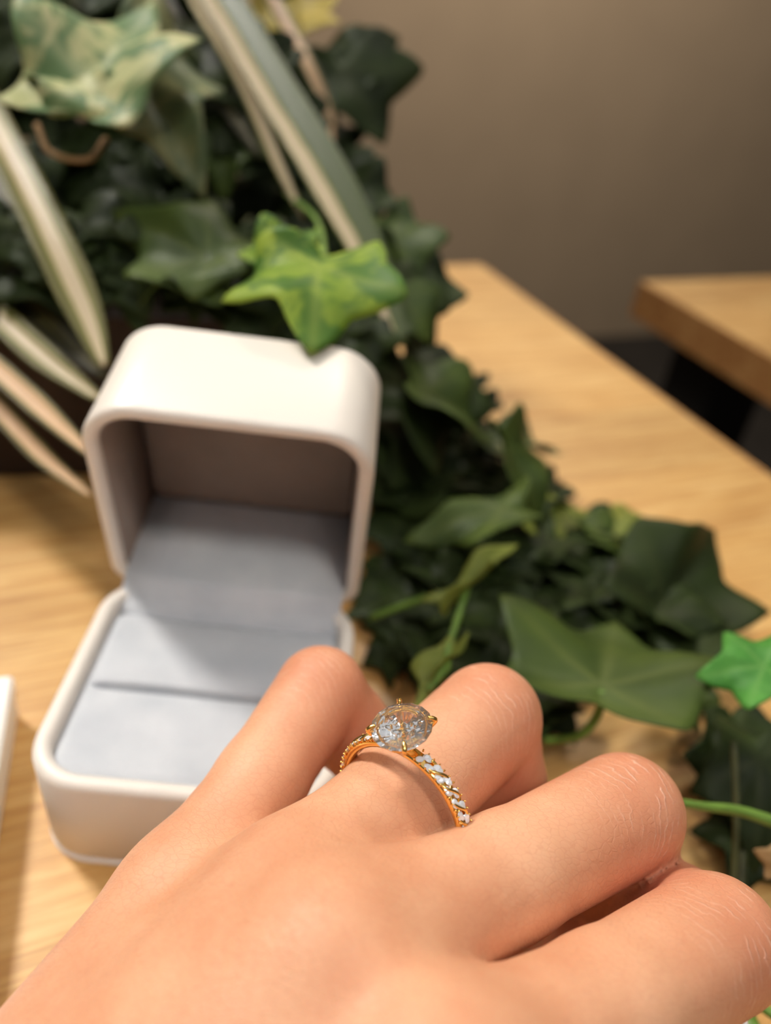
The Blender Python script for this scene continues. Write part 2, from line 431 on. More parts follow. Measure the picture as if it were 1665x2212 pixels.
# lid shell
v, f = shell(BW, LD, LL, 2.8, 0.4, 10.0, 1.4, 2.2, 4.5)
v = [lid_pt(x, y, LL - z) for x, y, z in v]
f = [tuple(reversed(q)) for q in f]
lid_o = link('lid_shell', mesh_data('lid_shell', v, f, [M['shell']]), rb)
# lining inside the lid: sides (rounded) and panel at the back
def ringl(ins, z, R): return [lid_pt(x, y, LL - z) for x, y in rrect(-BW / 2 + ins, BW / 2 - ins, ins, LD - ins, R, 10, min(R, 1.6))]
v, f = loft([ringl(2.7, LL - 2.0, 7.2), ringl(3.1, LL - 2.0, 7.0), ringl(3.1, 2.8, 7.0), ringl(2.7, 2.8, 7.2)])
link('lid_side_lining', mesh_data('lid_side_lining', v, f, [M['lining']]), lid_o)
v, f = loft([ringl(3.5, 2.2, 3.0), ringl(3.5, 3.4, 3.0), ringl(4.3, 3.9, 2.5)], cap0=True, cap1=True)
link('lid_back_lining', mesh_data('lid_back_lining', v, f, [M['lining']]), lid_o)
# steel hinge bar at the back
v, f = tube_geo([(-14, LYH + 0.9, LZH - 1.0), (0, LYH + 0.9, LZH - 1.0), (14, LYH + 0.9, LZH - 1.0)], 1.0, 10, 2)
link('hinge', mesh_data('hinge', v, f, [M['shell']]), rb)

# white card box at the left edge
pA, pB = onz(40, 1540, 0), onz(-6, 1841, 0)
ang = math.atan2(pA[1] - pB[1], pA[0] - pB[0])
wb = thing('card_box', 'low white card box cut off by the left edge of the picture', 'box', tuple(pA), ang)
SX, SY, HB = 58.0, 56.0, 11.0
v, f = box_geo(-SX, 0, 0, SY, 0, HB * 0.62, 0.5)
link('box_body', mesh_data('box_body', v, f, [M['card']], smooth=False), wb)
v, f = box_geo(-SX - 0.5, 0.5, -0.5, SY + 0.5, HB * 0.62 + 0.05, HB, 0.7)
link('box_lid', mesh_data('box_lid', v, f, [M['card']], smooth=False), wb)

# ------------------------------------------------------------------ hand: one continuous surface from a blended distance field
def P(px, py, d): return at(px, py, d)
J = {}
J['pM'], J['pP'] = P(392, 1940, 95), P(692, 1494, 119)
J['rM'], J['rP'] = P(625, 1960, 87), P(1052, 1552, 114)
J['mM'], J['mP'] = P(708, 2096, 77), P(1348, 1757, 106)
J['iM'], J['iP'] = P(960, 2392, 67), P(1540, 2037, 93)
J['pD'] = J['pP'] + (cc(.45, .75, .48) - CAM) * 18; J['pT'] = J['pD'] + (cc(.35, .75, -.35) - CAM) * 14
J['rD'] = J['rP'] + (cc(.15, .87, .45) - CAM) * 25; J['rT'] = J['rD'] + (cc(-.55, .7, -.45) - CAM) * 17
J['mD'] = J['mP'] + (cc(.10, .85, .50) - CAM) * 27; J['mT'] = J['mD'] + (cc(-.3, .55, -.75) - CAM) * 18
J['iD'] = J['iP'] + (cc(-.1, .27, .96) - CAM) * 22; J['iT'] = J['iD'] + (cc(-.75, .6, -.1) - CAM) * 18
def lerp(a, b, t): return a + (b - a) * t
WR = cc(-50, 84, 52)                                   # wrist
FA = WR + nrm(np.array([-0.35, -0.85, 0.30])) * 75      # forearm
prox, dist, palm = [], [], []                          # (a, b, ra, rb)
def chain(M0, P0, D0, T0, r):
    m1 = lerp(M0, P0, .52)
    prox.append((M0, m1, r[0], r[1])); prox.append((m1, P0, r[1], r[2]))
    m2 = lerp(P0, D0, .5)
    dist.append((P0, m2, r[2] * .97, r[3])); dist.append((m2, D0, r[3], r[4])); dist.append((D0, T0, r[4] * .98, r[5]))
chain(J['pM'], J['pP'], J['pD'], J['pT'], (7.2, 6.0, 6.8, 6.2, 6.0, 5.2))
chain(J['rM'], J['rP'], J['rD'], J['rT'], (8.0, 7.4, 7.8, 7.3, 7.0, 6.0))
chain(J['mM'], J['mP'], J['mD'], J['mT'], (8.4, 6.95, 7.8, 7.4, 7.1, 6.2))
chain(J['iM'], J['iP'], J['iD'], J['iT'], (8.6, 7.0, 7.75, 7.2, 7.0, 6.2))
WS = {'p': WR + cc(-2, -6, 3) - CAM, 'r': WR + cc(-3, -3, -1) - CAM, 'm': WR + cc(3, 3, -2) - CAM, 'i': WR + cc(10, 9, -1) - CAM}
for k, ra, rb_ in (('p', 7.4, 8.8), ('r', 9.2, 13.0), ('m', 9.8, 13.0), ('i', 9.8, 12.5)):
    palm.append((J[k + 'M'], WS[k], ra, rb_))
PAL = nrm(cc(.05, .9, .43) - CAM)                      # towards the palm side
for k, o, r in (('p', 8, 9), ('r', 9, 9), ('m', 10, 9), ('i', 10, 9)):
    palm.append((J[k + 'M'] + PAL * o, WS[k] + PAL * 6, r, 12.0))
# webs between neighbouring fingers
for a, b, t, r in (('p', 'r', .03, 4.0), ('r', 'm', .20, 5.0), ('m', 'i', .04, 4.0)):
    palm.append((lerp(J[a + 'M'], J[a + 'P'], t) + PAL * 2.5, lerp(J[b + 'M'], J[b + 'P'], t) + PAL * 2.5, r, r))
palm.append((WR, FA, 19.0, 23.0)); palm.append((WR + cc(8, 10, 0) - CAM, FA + np.array([12, -4, 2]), 17.0, 21.0))
TH0, TH1, TH2, TH3 = WR + cc(20, 17, 8) - CAM, P(880, 2720, 86), P(1256, 2500, 96), P(1472, 2290, 103)
thumb = [(TH0, TH1, 14.0, 10.5), (TH1, TH2, 10.5, 9.0), (TH2, lerp(TH2, TH3, .55), 9.0, 8.2), (lerp(TH2, TH3, .55), TH3, 7.6, 5.8)]

VOX = 0.62
def build_hand():
    allp = np.array([q for s in prox + dist + palm + thumb for q in s[:2]])
    lo = allp.min(0) - 26; hi = allp.max(0) + 26
    n = np.ceil((hi - lo) / VOX).astype(int) + 1
    ax = [(lo[i] + VOX * np.arange(n[i])).astype('f') for i in range(3)]
    BIG = np.float32(30.0)
    def cone(field, seg, k):
        a, b, ra, rb_ = seg; pad = max(ra, rb_) + 9.0
        l = np.minimum(a, b) - pad; h = np.maximum(a, b) + pad
        i0 = np.maximum(np.floor((l - lo) / VOX).astype(int), 0); i1 = np.minimum(np.ceil((h - lo) / VOX).astype(int) + 1, n)
        X = ax[0][i0[0]:i1[0], None, None] - np.float32(a[0]); Y = ax[1][None, i0[1]:i1[1], None] - np.float32(a[1]); Z = ax[2][None, None, i0[2]:i1[2]] - np.float32(a[2])
        d = (b - a).astype('f'); L2 = float(d @ d)
        t = (X * d[0] + Y * d[1] + Z * d[2]) / L2
        np.clip(t, 0, 1, out=t)
        D = np.sqrt((X - t * d[0]) ** 2 + (Y - t * d[1]) ** 2 + (Z - t * d[2]) ** 2) - (ra + (rb_ - ra) * t).astype('f')
        s = field[i0[0]:i1[0], i0[1]:i1[1], i0[2]:i1[2]]
        hh = np.maximum(k - np.abs(s - D), 0) / k
        np.minimum(s, D, out=s); s -= hh * hh * np.float32(k * .25)
    def smin(a, b, k):
        hh = np.maximum(k - np.abs(a - b), 0) / k
        np.minimum(a, b, out=a); a -= hh * hh * np.float32(k * .25)
    # fingers: own phalanges blend, neighbours meet in a crease
    PF = np.full(n, BIG, 'f')
    for q in range(4):
        fld = np.full(n, BIG, 'f')
        for s in prox[2 * q:2 * q + 2]: cone(fld, s, 2.0)
        smin(PF, fld, 0.9)
    PA = np.full(n, BIG, 'f')
    for s in palm: cone(PA, s, 7.0)
    smin(PF, PA, 3.5); del PA
    for q in range(4):
        fld = np.full(n, BIG, 'f')
        for s in dist[3 * q:3 * q + 3]: cone(fld, s, 2.0)
        smin(PF, fld, 0.5)
    fld = np.full(n, BIG, 'f')
    for s in thumb: cone(fld, s, 4.0)
    smin(PF, fld, 3.0); del fld
    # surface nets
    S = PF; ins = S < 0
    c = np.zeros(np.array(n) - 1, np.uint8)
    for dx in (0, 1):
        for dy in (0, 1):
            for dz in (0, 1): c += ins[dx:n[0] - 1 + dx, dy:n[1] - 1 + dy, dz:n[2] - 1 + dz]
    cells = np.argwhere((c > 0) & (c < 8)); idx = np.full(c.shape, -1, np.int32); idx[tuple(cells.T)] = np.arange(len(cells))
    acc = np.zeros((len(cells), 3)); cnt = np.zeros(len(cells))
    corners = [(i, j, k) for i in (0, 1) for j in (0, 1) for k in (0, 1)]
    val = {q: S[cells[:, 0] + q[0], cells[:, 1] + q[1], cells[:, 2] + q[2]].astype('d') for q in corners}
    for q in corners:
        for axx in range(3):
            if q[axx] == 0:
                q2 = list(q); q2[axx] = 1; q2 = tuple(q2); a, b = val[q], val[q2]; m = (a < 0) != (b < 0)
                t = np.where(m, a / np.where(m, a - b, 1), 0); p = np.tile(np.array(q, float), (len(cells), 1)); p[:, axx] += t
                acc[m] += p[m]; cnt[m] += 1
    V = (cells + acc / cnt[:, None]) * VOX + lo
    faces = []
    for axx in range(3):
        o1, o2 = [(1, 2), (2, 0), (0, 1)][axx]
        sl0 = [slice(1, n[k] - 1) for k in range(3)]; sl1 = list(sl0); sl0[axx] = slice(0, n[axx] - 1); sl1[axx] = slice(1, n[axx])
        A, B = ins[tuple(sl0)], ins[tuple(sl1)]
        e = np.argwhere(A != B); flip = A[tuple(e.T)]
        off = np.array([1, 1, 1]); off[axx] = 0; e = e + off
        def cid(d1, d2):
            q = e.copy(); q[:, o1] -= d1; q[:, o2] -= d2; return idx[tuple(q.T)]
        qd = np.stack([cid(1, 1), cid(0, 1), cid(0, 0), cid(1, 0)], 1)
        qd[~flip] = qd[~flip][:, ::-1]
        faces.append(qd)
    Fq = np.vstack(faces)
    # relax the grid steps
    E = np.vstack([Fq[:, [0, 1]], Fq[:, [1, 2]], Fq[:, [2, 3]], Fq[:, [3, 0]]]); deg = np.bincount(E.ravel(), minlength=len(V)).astype(float)
    for it in range(6):
        s = np.zeros_like(V)
        for k in range(3): s[:, k] = np.bincount(E[:, 0], V[E[:, 1], k], len(V)) + np.bincount(E[:, 1], V[E[:, 0], k], len(V))
        V = V + (0.5 if it % 2 == 0 else -0.5) * (s / deg[:, None] - V)
    return V, Fq
HV, HF = build_hand()
# skin attributes: knuckle folds, redness, pale pads
wmask = np.zeros(len(HV)); wcoord = np.zeros(len(HV)); red = np.zeros(len(HV)); pale = np.zeros(len(HV))
for k, rr in (('p', 7.2), ('r', 8.5), ('m', 8.8), ('i', 8.9)):
    a = nrm(J[k + 'P'] - J[k + 'M']); b = nrm(J[k + 'D'] - J[k + 'P']); tng = nrm(a * 1.0 + b * 0.6); dor = nrm(a - b)
    c0 = J[k + 'P'] + dor * rr * 0.75 - a * 2.5
    d = np.linalg.norm(HV - c0, axis=1)
    m = np.exp(-(d / (rr * 1.15)) ** 2); amp = {'p': .55, 'r': .8, 'm': 1.0, 'i': 1.0}[k]
    wcoord = np.where(m * amp > wmask, (HV - c0) @ tng, wcoord); wmask = np.maximum(wmask, m * amp)
    red += 0.55 * m
    # blushed sides of the finger facing the next finger
    mid = lerp(J[k + 'M'], J[k + 'P'], .75) + cdir(.7, -.7, 0) * rr
    red += 0.7 * np.exp(-(np.linalg.norm(HV - mid, axis=1) / 9.0) ** 2)
    red += 0.5 * np.exp(-(np.linalg.norm(HV - lerp(J[k + 'P'], J[k + 'D'], .6), axis=1) / 12.0) ** 2)
    pale += 0.5 * np.exp(-(np.linalg.norm(HV - (lerp(J[k + 'M'], J[k + 'P'], .45) + dor * rr * .8), axis=1) / 8.0) ** 2)
hand_o = link('hand', None)
H0 = J['rM'].copy()
hme = mesh_data('hand', HV - H0, HF, [M['skin']], True, attrs={'wrinkle_mask': wmask, 'wrinkle_coord': wcoord, 'red': np.clip(red, 0, 1), 'pale': np.clip(pale, 0, 1)})
col.objects.unlink(hand_o); bpy.data.objects.remove(hand_o)
hand_o = link('hand', hme, loc=H0)
tag(hand_o, 'bare left hand with curled fingers, back of the hand towards the camera', 'hand')
# thumb nail
ta = nrm(TH3 - TH2); tn = nrm(cdir(.35, .75, .6) - ta * (cdir(.35, .75, .6) @ ta)); tb = np.cross(ta, tn)
def nail(s0, s1, name, mat, parent):
    rings = []
    for s in np.linspace(s0, s1, 8):
        base = TH3 + ta * s
        w = 4.4 * math.sqrt(max(0.0, 1 - max(0, (s - 4.0) / 5.2) ** 2.5)) if s > 4 else 4.4
        top = [base + tb * (w * x) + tn * (5.95 - 1.9 * x * x - 0.012 * (s - 2) ** 2) for x in np.linspace(-1, 1, 9)]
        bot = [q - tn * 0.6 for q in reversed(top)]
        rings.append([q - H0 for q in top + bot])
    v, f = loft(rings, cap0=True, cap1=True)
    return link(name, mesh_data(name, v, f, [mat]), parent)
nail_o = tag(nail(-5.5, 4.6, 'nail', M['nail'], hand_o), 'pink nail bed of the thumb')
tag(nail(4.6, 8.8, 'nail_tip', M['nail_white'], nail_o), 'white polished tip of the thumb nail')

# ------------------------------------------------------------------ ring
RC = at(871, 1737, 96.5)
rn = nrm(cc(.62, -.34, .70) - CAM)                      # ring axis (towards the fingertip)
s_target = at(868, 1568, 91.5)
rm = s_target - RC; rm = nrm(rm - rn * (rm @ rn))       # towards the stone
rc_ = np.cross(rm, rn)                                  # around the finger
RI, RO = 8.25, 9.15
ring = thing('engagement_ring', 'gold twisted pave ring with a large clear oval stone on the finger', 'ring', tuple(RC))
def rp(th, rad, ax): return rm * (rad * math.cos(th)) + rc_ * (rad * math.sin(th)) + rn * ax
n = 120; rings = []
for i in range(n):
    th = 2 * math.pi * i / n
    hw = 0.85
    rings.append([rp(th, r, a) for r, a in ((RI, -hw * .8), (RI + .3, -hw), (RO - .25, -hw), (RO, -hw * .75), (RO, hw * .75), (RO - .25, hw), (RI + .3, hw), (RI, hw * .8))])
v, f = loft(rings + [rings[0]])
link('band', mesh_data('band', v, f, [M['gold']]), ring)
# twisted strands lying on the band
for ph in (0.0, math.pi):
    path = [rp(th, RO + .12 + .22 * math.sin(th * 13 + ph), .62 * math.cos(th * 13 + ph)) for th in np.linspace(0.42, 2 * math.pi - .42, 300)]
    v, f = tube_geo(path, 0.2, 6, 1)
    link('strand', mesh_data('strand', v, f, [M['gold']]), ring)
def brilliant(rad, nside=8, depth=1.0, fr=1.0):
    """round brilliant: table, star, kite, girdle and pavilion facets; axis +z, girdle at z=0"""
    v = []; f = []
    T = [(0.57 * rad * math.cos(a), 0.57 * rad * math.sin(a), 0.30 * rad * fr) for a in [2 * math.pi * (i + .5) / nside for i in range(nside)]]
    K = [(0.80 * rad * math.cos(a), 0.80 * rad * math.sin(a), 0.175 * rad * fr) for a in [2 * math.pi * i / nside for i in range(nside)]]
    G = [(rad * math.cos(a), rad * math.sin(a), 0.025 * rad) for a in [math.pi * i / nside for i in range(2 * nside)]]
    G2 = [(x, y, -0.025 * rad) for x, y, z in G]
    Lw = [(0.22 * rad * math.cos(a), 0.22 * rad * math.sin(a), -0.68 * rad * depth) for a in [2 * math.pi * (i + .5) / nside for i in range(nside)]]
    C = [(0, 0, -0.86 * rad * depth)]
    v = T + K + G + G2 + Lw + C
    t0, k0, g0, h0, l0, c0 = 0, nside, 2 * nside, 4 * nside, 6 * nside, 7 * nside
    f.append(tuple(range(nside)))
    N2 = 2 * nside
    for i in range(nside):
        p = (i - 1) % nside; q = (i + 1) % nside
        f.append((t0 + p, k0 + i, t0 + i))                                  # star
        f.append((k0 + i, g0 + 2 * i, g0 + (2 * i + 1) % N2)); f.append((k0 + i, g0 + (2 * i - 1) % N2, g0 + 2 * i))  # upper girdle
        f.append((t0 + i, k0 + i, g0 + (2 * i + 1) % N2, k0 + q))           # kite
        a, b, c = h0 + 2 * i, h0 + (2 * i + 1) % N2, h0 + (2 * i + 2) % N2
        f.append((a, l0 + i, b)); f.append((b, l0 + i, c))
        f.append((a, l0 + p, l0 + i)); f.append((l0 + p, c0, l0 + i))
    for i in range(N2):
        j = (i + 1) % N2; f.append((g0 + i, h0 + i, h0 + j, g0 + j))
    return v, f
def frame_mat(o, x, y, z, s=(1, 1, 1)):
    m = Matrix.Identity(4)
    for i in range(3):
        m[i][0] = x[i] * s[0]; m[i][1] = y[i] * s[1]; m[i][2] = z[i] * s[2]; m[i][3] = o[i] * MM
    return m
SR = 3.45
v, f = brilliant(SR)
sz = nrm(rm + cdir(0.0, 0.05, .16)); sx = nrm(rc_ - sz * (rc_ @ sz)); sy = np.cross(sz, sx)
SC = rm * (RO + 2.75)
link('stone', mesh_data('stone', v, f, [M['diamond']], smooth=False), ring, mat=frame_mat(SC, sx, sy, sz, (1.0, 1.12, 1.0)))
for k in range(4):
    a = math.pi / 4 + k * math.pi / 2
    e = sx * math.cos(a) + sy * math.sin(a) * 1.12
    pts = [rm * (RO - .3) + e * 0.7, SC - sz * 1.5 + e * 2.35, SC + e * (SR + .18), SC + sz * .5 + e * (SR + .02), SC + sz * .78 + e * (SR - .55)]
    v, f = tube_geo(pts, [.45, .34, .32, .32, .22], 8, 5)
    link('prong', mesh_data('prong', v, f, [M['gold']]), ring)
# basket rail under the stone
path = [SC - sz * 1.35 + (sx * math.cos(a) + sy * 1.12 * math.sin(a)) * 2.2 for a in np.linspace(0, 2 * math.pi, 40)]
v, f = tube_geo(path, .32, 8, 1)
link('basket', mesh_data('basket', v, f, [M['gold']]), ring)
# pave stones along the visible shoulders, staggered in two rows
pv, pf = brilliant(0.5, 6, .6)
pme = mesh_data('pave_stone', pv, pf, [M['melee']], smooth=False)
bv, bf = tube_geo([(0, 0, -.25), (0, 0, 0), (0, 0, .22)], [.13, .13, .05], 6, 2)
bme = mesh_data('bead', bv, bf, [M['gold']])
th = 0.31; i = 0
while th < 1.95:
    for sgn in (1, -1):
        t2 = th * sgn + .0
        a = .40 * (1 if (i % 2 == 0) else -1) * sgn
        z = nrm(rp(t2, 1, 0) + rn * a * .35); x = nrm(rn * .8 + (rc_ * math.cos(t2) - rm * math.sin(t2)) * .6 * sgn); x = nrm(x - z * (x @ z)); y = np.cross(z, x)
        link('pave_stone', pme, ring, mat=frame_mat(rp(t2, RO + .17, a), x, y, z, (1.0, .8, 1.0)))
        link('pave_stone', pme, ring, mat=frame_mat(rp(t2 + .044 * sgn, RO + .17, -a), x, y, z, (1.0, .8, 1.0)))
        for q in (-1, 1):
            link('bead', bme, ring, mat=frame_mat(rp(t2 + .05, RO + .22, q * .88), x, y, z))
    th += 0.088; i += 1

# ------------------------------------------------------------------ ivy
rnd = random.Random(7)
def ivy_mesh(name, mat, seed, narrow=1.0, fold=0.12, curl=0.25, lobe=1.0, nt=72, nr=9):
    r = random.Random(seed)
    peaks = [(-180, .22), (-128, .58 * r.uniform(.9, 1.1)), (-92, .50), (-58, .80 * lobe * r.uniform(.92, 1.06)), (-27, .60), (0, 1.0), (27, .60 * r.uniform(.95, 1.05)),
             (60, .80 * lobe * r.uniform(.92, 1.06)), (92, .50), (127, .58 * r.uniform(.9, 1.1)), (180, .22)]
    def rad(a):
        for (a0, r0), (a1, r1) in zip(peaks, peaks[1:]):
            if a0 <= a <= a1:
                t = (a - a0) / (a1 - a0)
                t = t ** 1.5 if r1 > r0 else 1 - (1 - t) ** 1.5     # pointed lobes, round bays
                return r0 + (r1 - r0) * t
        return .2
    ph = [r.uniform(0, 6.28) for _ in range(4)]
    v = [(0, 0, 0)]; vein = [1.0]; f = []
    for i in range(1, nr + 1):
        s = i / nr
        for j in range(nt):
            a = -180 + 360.0 * j / nt; R = rad(a) * s; ar = math.radians(a)
            x, y = R * math.sin(ar) * narrow, R * math.cos(ar)
            z = -curl * (x * x * .8 + max(y, 0) ** 2 * .7) + fold * abs(x) * 1.2
            z += .07 * s * s * math.sin(3 * ar + ph[0]) + .045 * math.sin(7 * x + ph[1]) * s + .045 * math.sin(8 * y + ph[2]) * s
            v.append((x, y, z))
            vd = min(abs(((a - p + 180) % 360) - 180) for p in (0, 59, -59, 127, -127))
            vein.append(math.exp(-(vd * math.pi / 180 * s / .05) ** 2) * (1 - .5 * s))
    for j in range(nt): f.append((0, 1 + j, 1 + (j + 1) % nt))
    for i in range(nr - 1):
        for j in range(nt):
            a, b = 1 + i * nt + j, 1 + i * nt + (j + 1) % nt
            f.append((a, a + nt, b + nt, b))
    # scale so that one unit is one metre*MM ; objects scale it to size (1 unit -> 1 mm)
    f = [tuple(reversed(q)) for q in f]
    return mesh_data(name, v, f, [mat], attrs={'vein': vein})
LM = {}; LV = {}
def leafmesh(matk, var, narrow=1.0):
    key = (matk, var, narrow)
    if key not in LM:
        LM[key] = ivy_mesh('leaf', M[matk], var * 17 + 3, narrow, fold=(.10, .22, .05, .3)[var % 4], curl=(.25, .1, .4, .18)[var % 4])
    return LM[key]
PX0 = np.array([-60.0, 150.0, 70.0])
ivy = thing('ivy_plant', 'trailing green ivy rooted in the dark planter, spilling right across the table', 'plant', tuple(PX0))
def pt(s):
    """(px, py, 'd', depth) or (px, py, 'z', height)"""
    return at(s[0], s[1], s[3]) if s[2] == 'd' else onz(s[0], s[1], s[3])
def leaf(base, tip, nvec, matk, var=0, w=1.0, narrow=1.0, parent=ivy, off=PX0):
    B, T = pt(base), pt(tip); y = T - B; L = np.linalg.norm(y); y /= L
    z = cdir(*nvec); z = nrm(z - y * (z @ y)); x = np.cross(y, z)
    me = leafmesh(matk, var, narrow)
    if me.name not in LV:
        co = np.empty(len(me.vertices) * 3, 'f'); me.vertices.foreach_get('co', co); LV[me.name] = co.reshape(-1, 3) / MM
    zz = (LV[me.name] * np.array([L * w, L, L])) @ np.array([x[2], y[2], z[2]]) + B[2]
    if zz.min() < 0.4: B = B + np.array([0, 0, 0.4 - zz.min()])          # rest on the table
    o = link('leaf', me, parent, mat=frame_mat(B - off, x, y, z, (L * w, L, L)))
    md = o.modifiers.new('thickness', 'SOLIDIFY'); md.thickness = 0.35 * MM / L; md.offset = 0
    return o
def stem(pts, rad, mat='stem', name='stem'):
    Q = [(p if isinstance(p, np.ndarray) else pt(p)) - PX0 for p in pts]
    v, f = tube_geo(Q, rad, 7, 5)
    return link(name, mesh_data(name, v, f, [M[mat]]), ivy)
d, z = 'd', 'z'
# foliage behind the box
leaf((690, 575, d, 158), (668, 742, d, 144), (0, .75, .55), 'ivy_lime', 0, 1.15)
leaf((600, 560, d, 176), (690, 480, d, 182), (.1, .6, .8), 'ivy_lime', 1, .9)
leaf((200, 190, d, 190), (320, -30, d, 200), (-.1, .25, 1), 'ivy_pale', 1, 1.0)
leaf((200, 200, d, 188), (20, 120, d, 188), (-.1, .5, 1), 'ivy_pale', 2, .6)
leaf((280, 150, d, 206), (448, 405, d, 198), (.35, .4, 1), 'ivy_grey', 3, .72)
leaf((450, 560, d, 188), (235, 432, d, 192), (0, .5, 1), 'ivy_mid', 0, .8)
leaf((460, 570, d, 186), (283, 605, d, 182), (0, .8, .8), 'ivy_mid', 2, .7)
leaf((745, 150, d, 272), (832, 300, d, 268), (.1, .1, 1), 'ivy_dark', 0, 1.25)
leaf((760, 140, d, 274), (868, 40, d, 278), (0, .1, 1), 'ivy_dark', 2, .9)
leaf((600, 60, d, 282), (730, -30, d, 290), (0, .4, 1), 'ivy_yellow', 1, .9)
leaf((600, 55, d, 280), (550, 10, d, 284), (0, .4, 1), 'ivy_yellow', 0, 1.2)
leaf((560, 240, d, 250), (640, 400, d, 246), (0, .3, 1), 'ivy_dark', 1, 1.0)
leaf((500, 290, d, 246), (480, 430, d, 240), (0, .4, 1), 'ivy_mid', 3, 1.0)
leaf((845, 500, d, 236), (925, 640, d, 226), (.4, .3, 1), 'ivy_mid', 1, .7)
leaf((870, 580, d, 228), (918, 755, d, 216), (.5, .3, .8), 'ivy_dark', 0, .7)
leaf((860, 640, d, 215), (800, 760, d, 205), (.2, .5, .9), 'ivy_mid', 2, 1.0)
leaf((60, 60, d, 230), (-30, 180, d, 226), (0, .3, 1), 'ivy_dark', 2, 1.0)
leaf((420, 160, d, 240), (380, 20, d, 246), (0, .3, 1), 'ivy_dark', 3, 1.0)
# trailing runner to the right of the box
leaf((880, 800, z, 40), (955, 1010, z, 28), (.3, .8, .6), 'ivy_dark', 0, 1.0)
leaf((925, 845, z, 40), (1085, 945, z, 28), (.3, .8, .6), 'ivy_mid', 1, 1.05)
leaf((900, 930, z, 24), (1010, 1080, z, 10), (.2, .8, .6), 'ivy_dark', 2, 1.1)
leaf((1095, 965, z, 32), (1180, 1130, z, 16), (.4, .8, .5), 'ivy_mid', 3, 1.0)
leaf((1085, 965, z, 20), (1225, 960, z, 16), (.3, .9, .5), 'ivy_grey', 1, .55)
leaf((1085, 1100, z, 30), (868, 1150, z, 24), (-.1, .9, .6), 'ivy_mid', 0, .68)
leaf((1080, 1105, z, 20), (1180, 1095, z, 18), (.1, .9, .6), 'ivy_olive', 2, .8)
leaf((1285, 1145, z, 12), (1345, 1068, z, 10), (.2, .9, .4), 'ivy_olive', 0, 1.1)
leaf((1290, 1150, z, 14), (1395, 1170, z, 10), (.2, .9, .4), 'ivy_mid', 1, .9)
leaf((1360, 1190, z, 15), (1485, 1148, z, 12), (.2, .9, .5), 'ivy_mid', 2, .7)
leaf((1430, 1310, z, 14), (1562, 1130, z, 20), (.45, .7, .6), 'ivy_dark', 3, .75)
leaf((1440, 1270, z, 10), (1560, 1330, z, 8), (.3, .9, .4), 'ivy_dark', 1, 1.0)
leaf((1300, 1480, z, 27), (1335, 1318, z, 24), (-.05, .75, .7), 'ivy_mid', 1, 1.25)
leaf((1650, 1440, z, 40), (1500, 1452, z, 36), (0, .75, .7), 'ivy_fresh', 0, 1.1)
leaf((995, 1285, z, 26), (1110, 1162, z, 32), (-.75, .35, .5), 'ivy_olive', 3, .34)
leaf((966, 1420, z, 28), (880, 1530, z, 26), (-.6, .5, .6), 'ivy_olive', 1, .4)
leaf((1480, 1480, z, 10), (1515, 1590, z, 5), (.1, .9, .4), 'ivy_mid', 0, 1.0)
leaf((1640, 1640, z, 14), (1650, 1880, z, 8), (.1, .8, .6), 'ivy_dark', 2, .8)
leaf((1600, 1570, z, 10), (1690, 1700, z, 8), (.1, .8, .6), 'ivy_dark', 0, 1.0)
leaf((1690, 1860, z, 16), (1650, 1900, z, 12), (0, .7, .7), 'dry_leaf', 1, 1.2)
# dark leaves low under the runner; those beside the box stand in for shade
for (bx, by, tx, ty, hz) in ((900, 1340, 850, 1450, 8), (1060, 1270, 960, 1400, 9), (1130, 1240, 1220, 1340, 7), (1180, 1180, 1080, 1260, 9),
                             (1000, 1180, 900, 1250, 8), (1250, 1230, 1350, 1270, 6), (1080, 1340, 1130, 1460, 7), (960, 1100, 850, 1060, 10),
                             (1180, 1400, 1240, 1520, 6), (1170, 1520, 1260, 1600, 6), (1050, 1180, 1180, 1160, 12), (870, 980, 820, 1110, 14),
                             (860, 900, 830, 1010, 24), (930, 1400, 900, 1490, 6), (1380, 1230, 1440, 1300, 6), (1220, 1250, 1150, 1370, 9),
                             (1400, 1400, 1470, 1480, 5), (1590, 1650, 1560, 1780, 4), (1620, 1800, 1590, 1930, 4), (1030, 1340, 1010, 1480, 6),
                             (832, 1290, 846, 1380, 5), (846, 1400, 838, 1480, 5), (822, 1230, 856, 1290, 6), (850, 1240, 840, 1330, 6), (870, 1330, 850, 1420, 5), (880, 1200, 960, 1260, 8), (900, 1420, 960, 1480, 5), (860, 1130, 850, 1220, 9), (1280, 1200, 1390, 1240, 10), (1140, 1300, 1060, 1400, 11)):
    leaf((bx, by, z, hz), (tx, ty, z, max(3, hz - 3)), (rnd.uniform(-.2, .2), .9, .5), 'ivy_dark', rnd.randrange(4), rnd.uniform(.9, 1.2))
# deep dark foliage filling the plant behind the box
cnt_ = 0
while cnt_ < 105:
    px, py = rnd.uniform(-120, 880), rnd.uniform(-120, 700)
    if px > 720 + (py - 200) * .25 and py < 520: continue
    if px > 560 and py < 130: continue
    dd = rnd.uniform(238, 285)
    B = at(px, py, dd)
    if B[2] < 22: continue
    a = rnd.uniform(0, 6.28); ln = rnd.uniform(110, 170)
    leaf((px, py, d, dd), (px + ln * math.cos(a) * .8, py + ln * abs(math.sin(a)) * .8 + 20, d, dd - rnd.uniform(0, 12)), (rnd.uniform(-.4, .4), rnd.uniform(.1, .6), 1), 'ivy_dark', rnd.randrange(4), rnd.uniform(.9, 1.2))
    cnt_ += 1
def inside(x, y, poly):
    r = False
    for (x0, y0), (x1, y1) in zip(poly, poly[1:] + poly[:1]):
        if (y0 > y) != (y1 > y) and x < (x1 - x0) * (y - y0) / (y1 - y0) + x0: r = not r
    return r
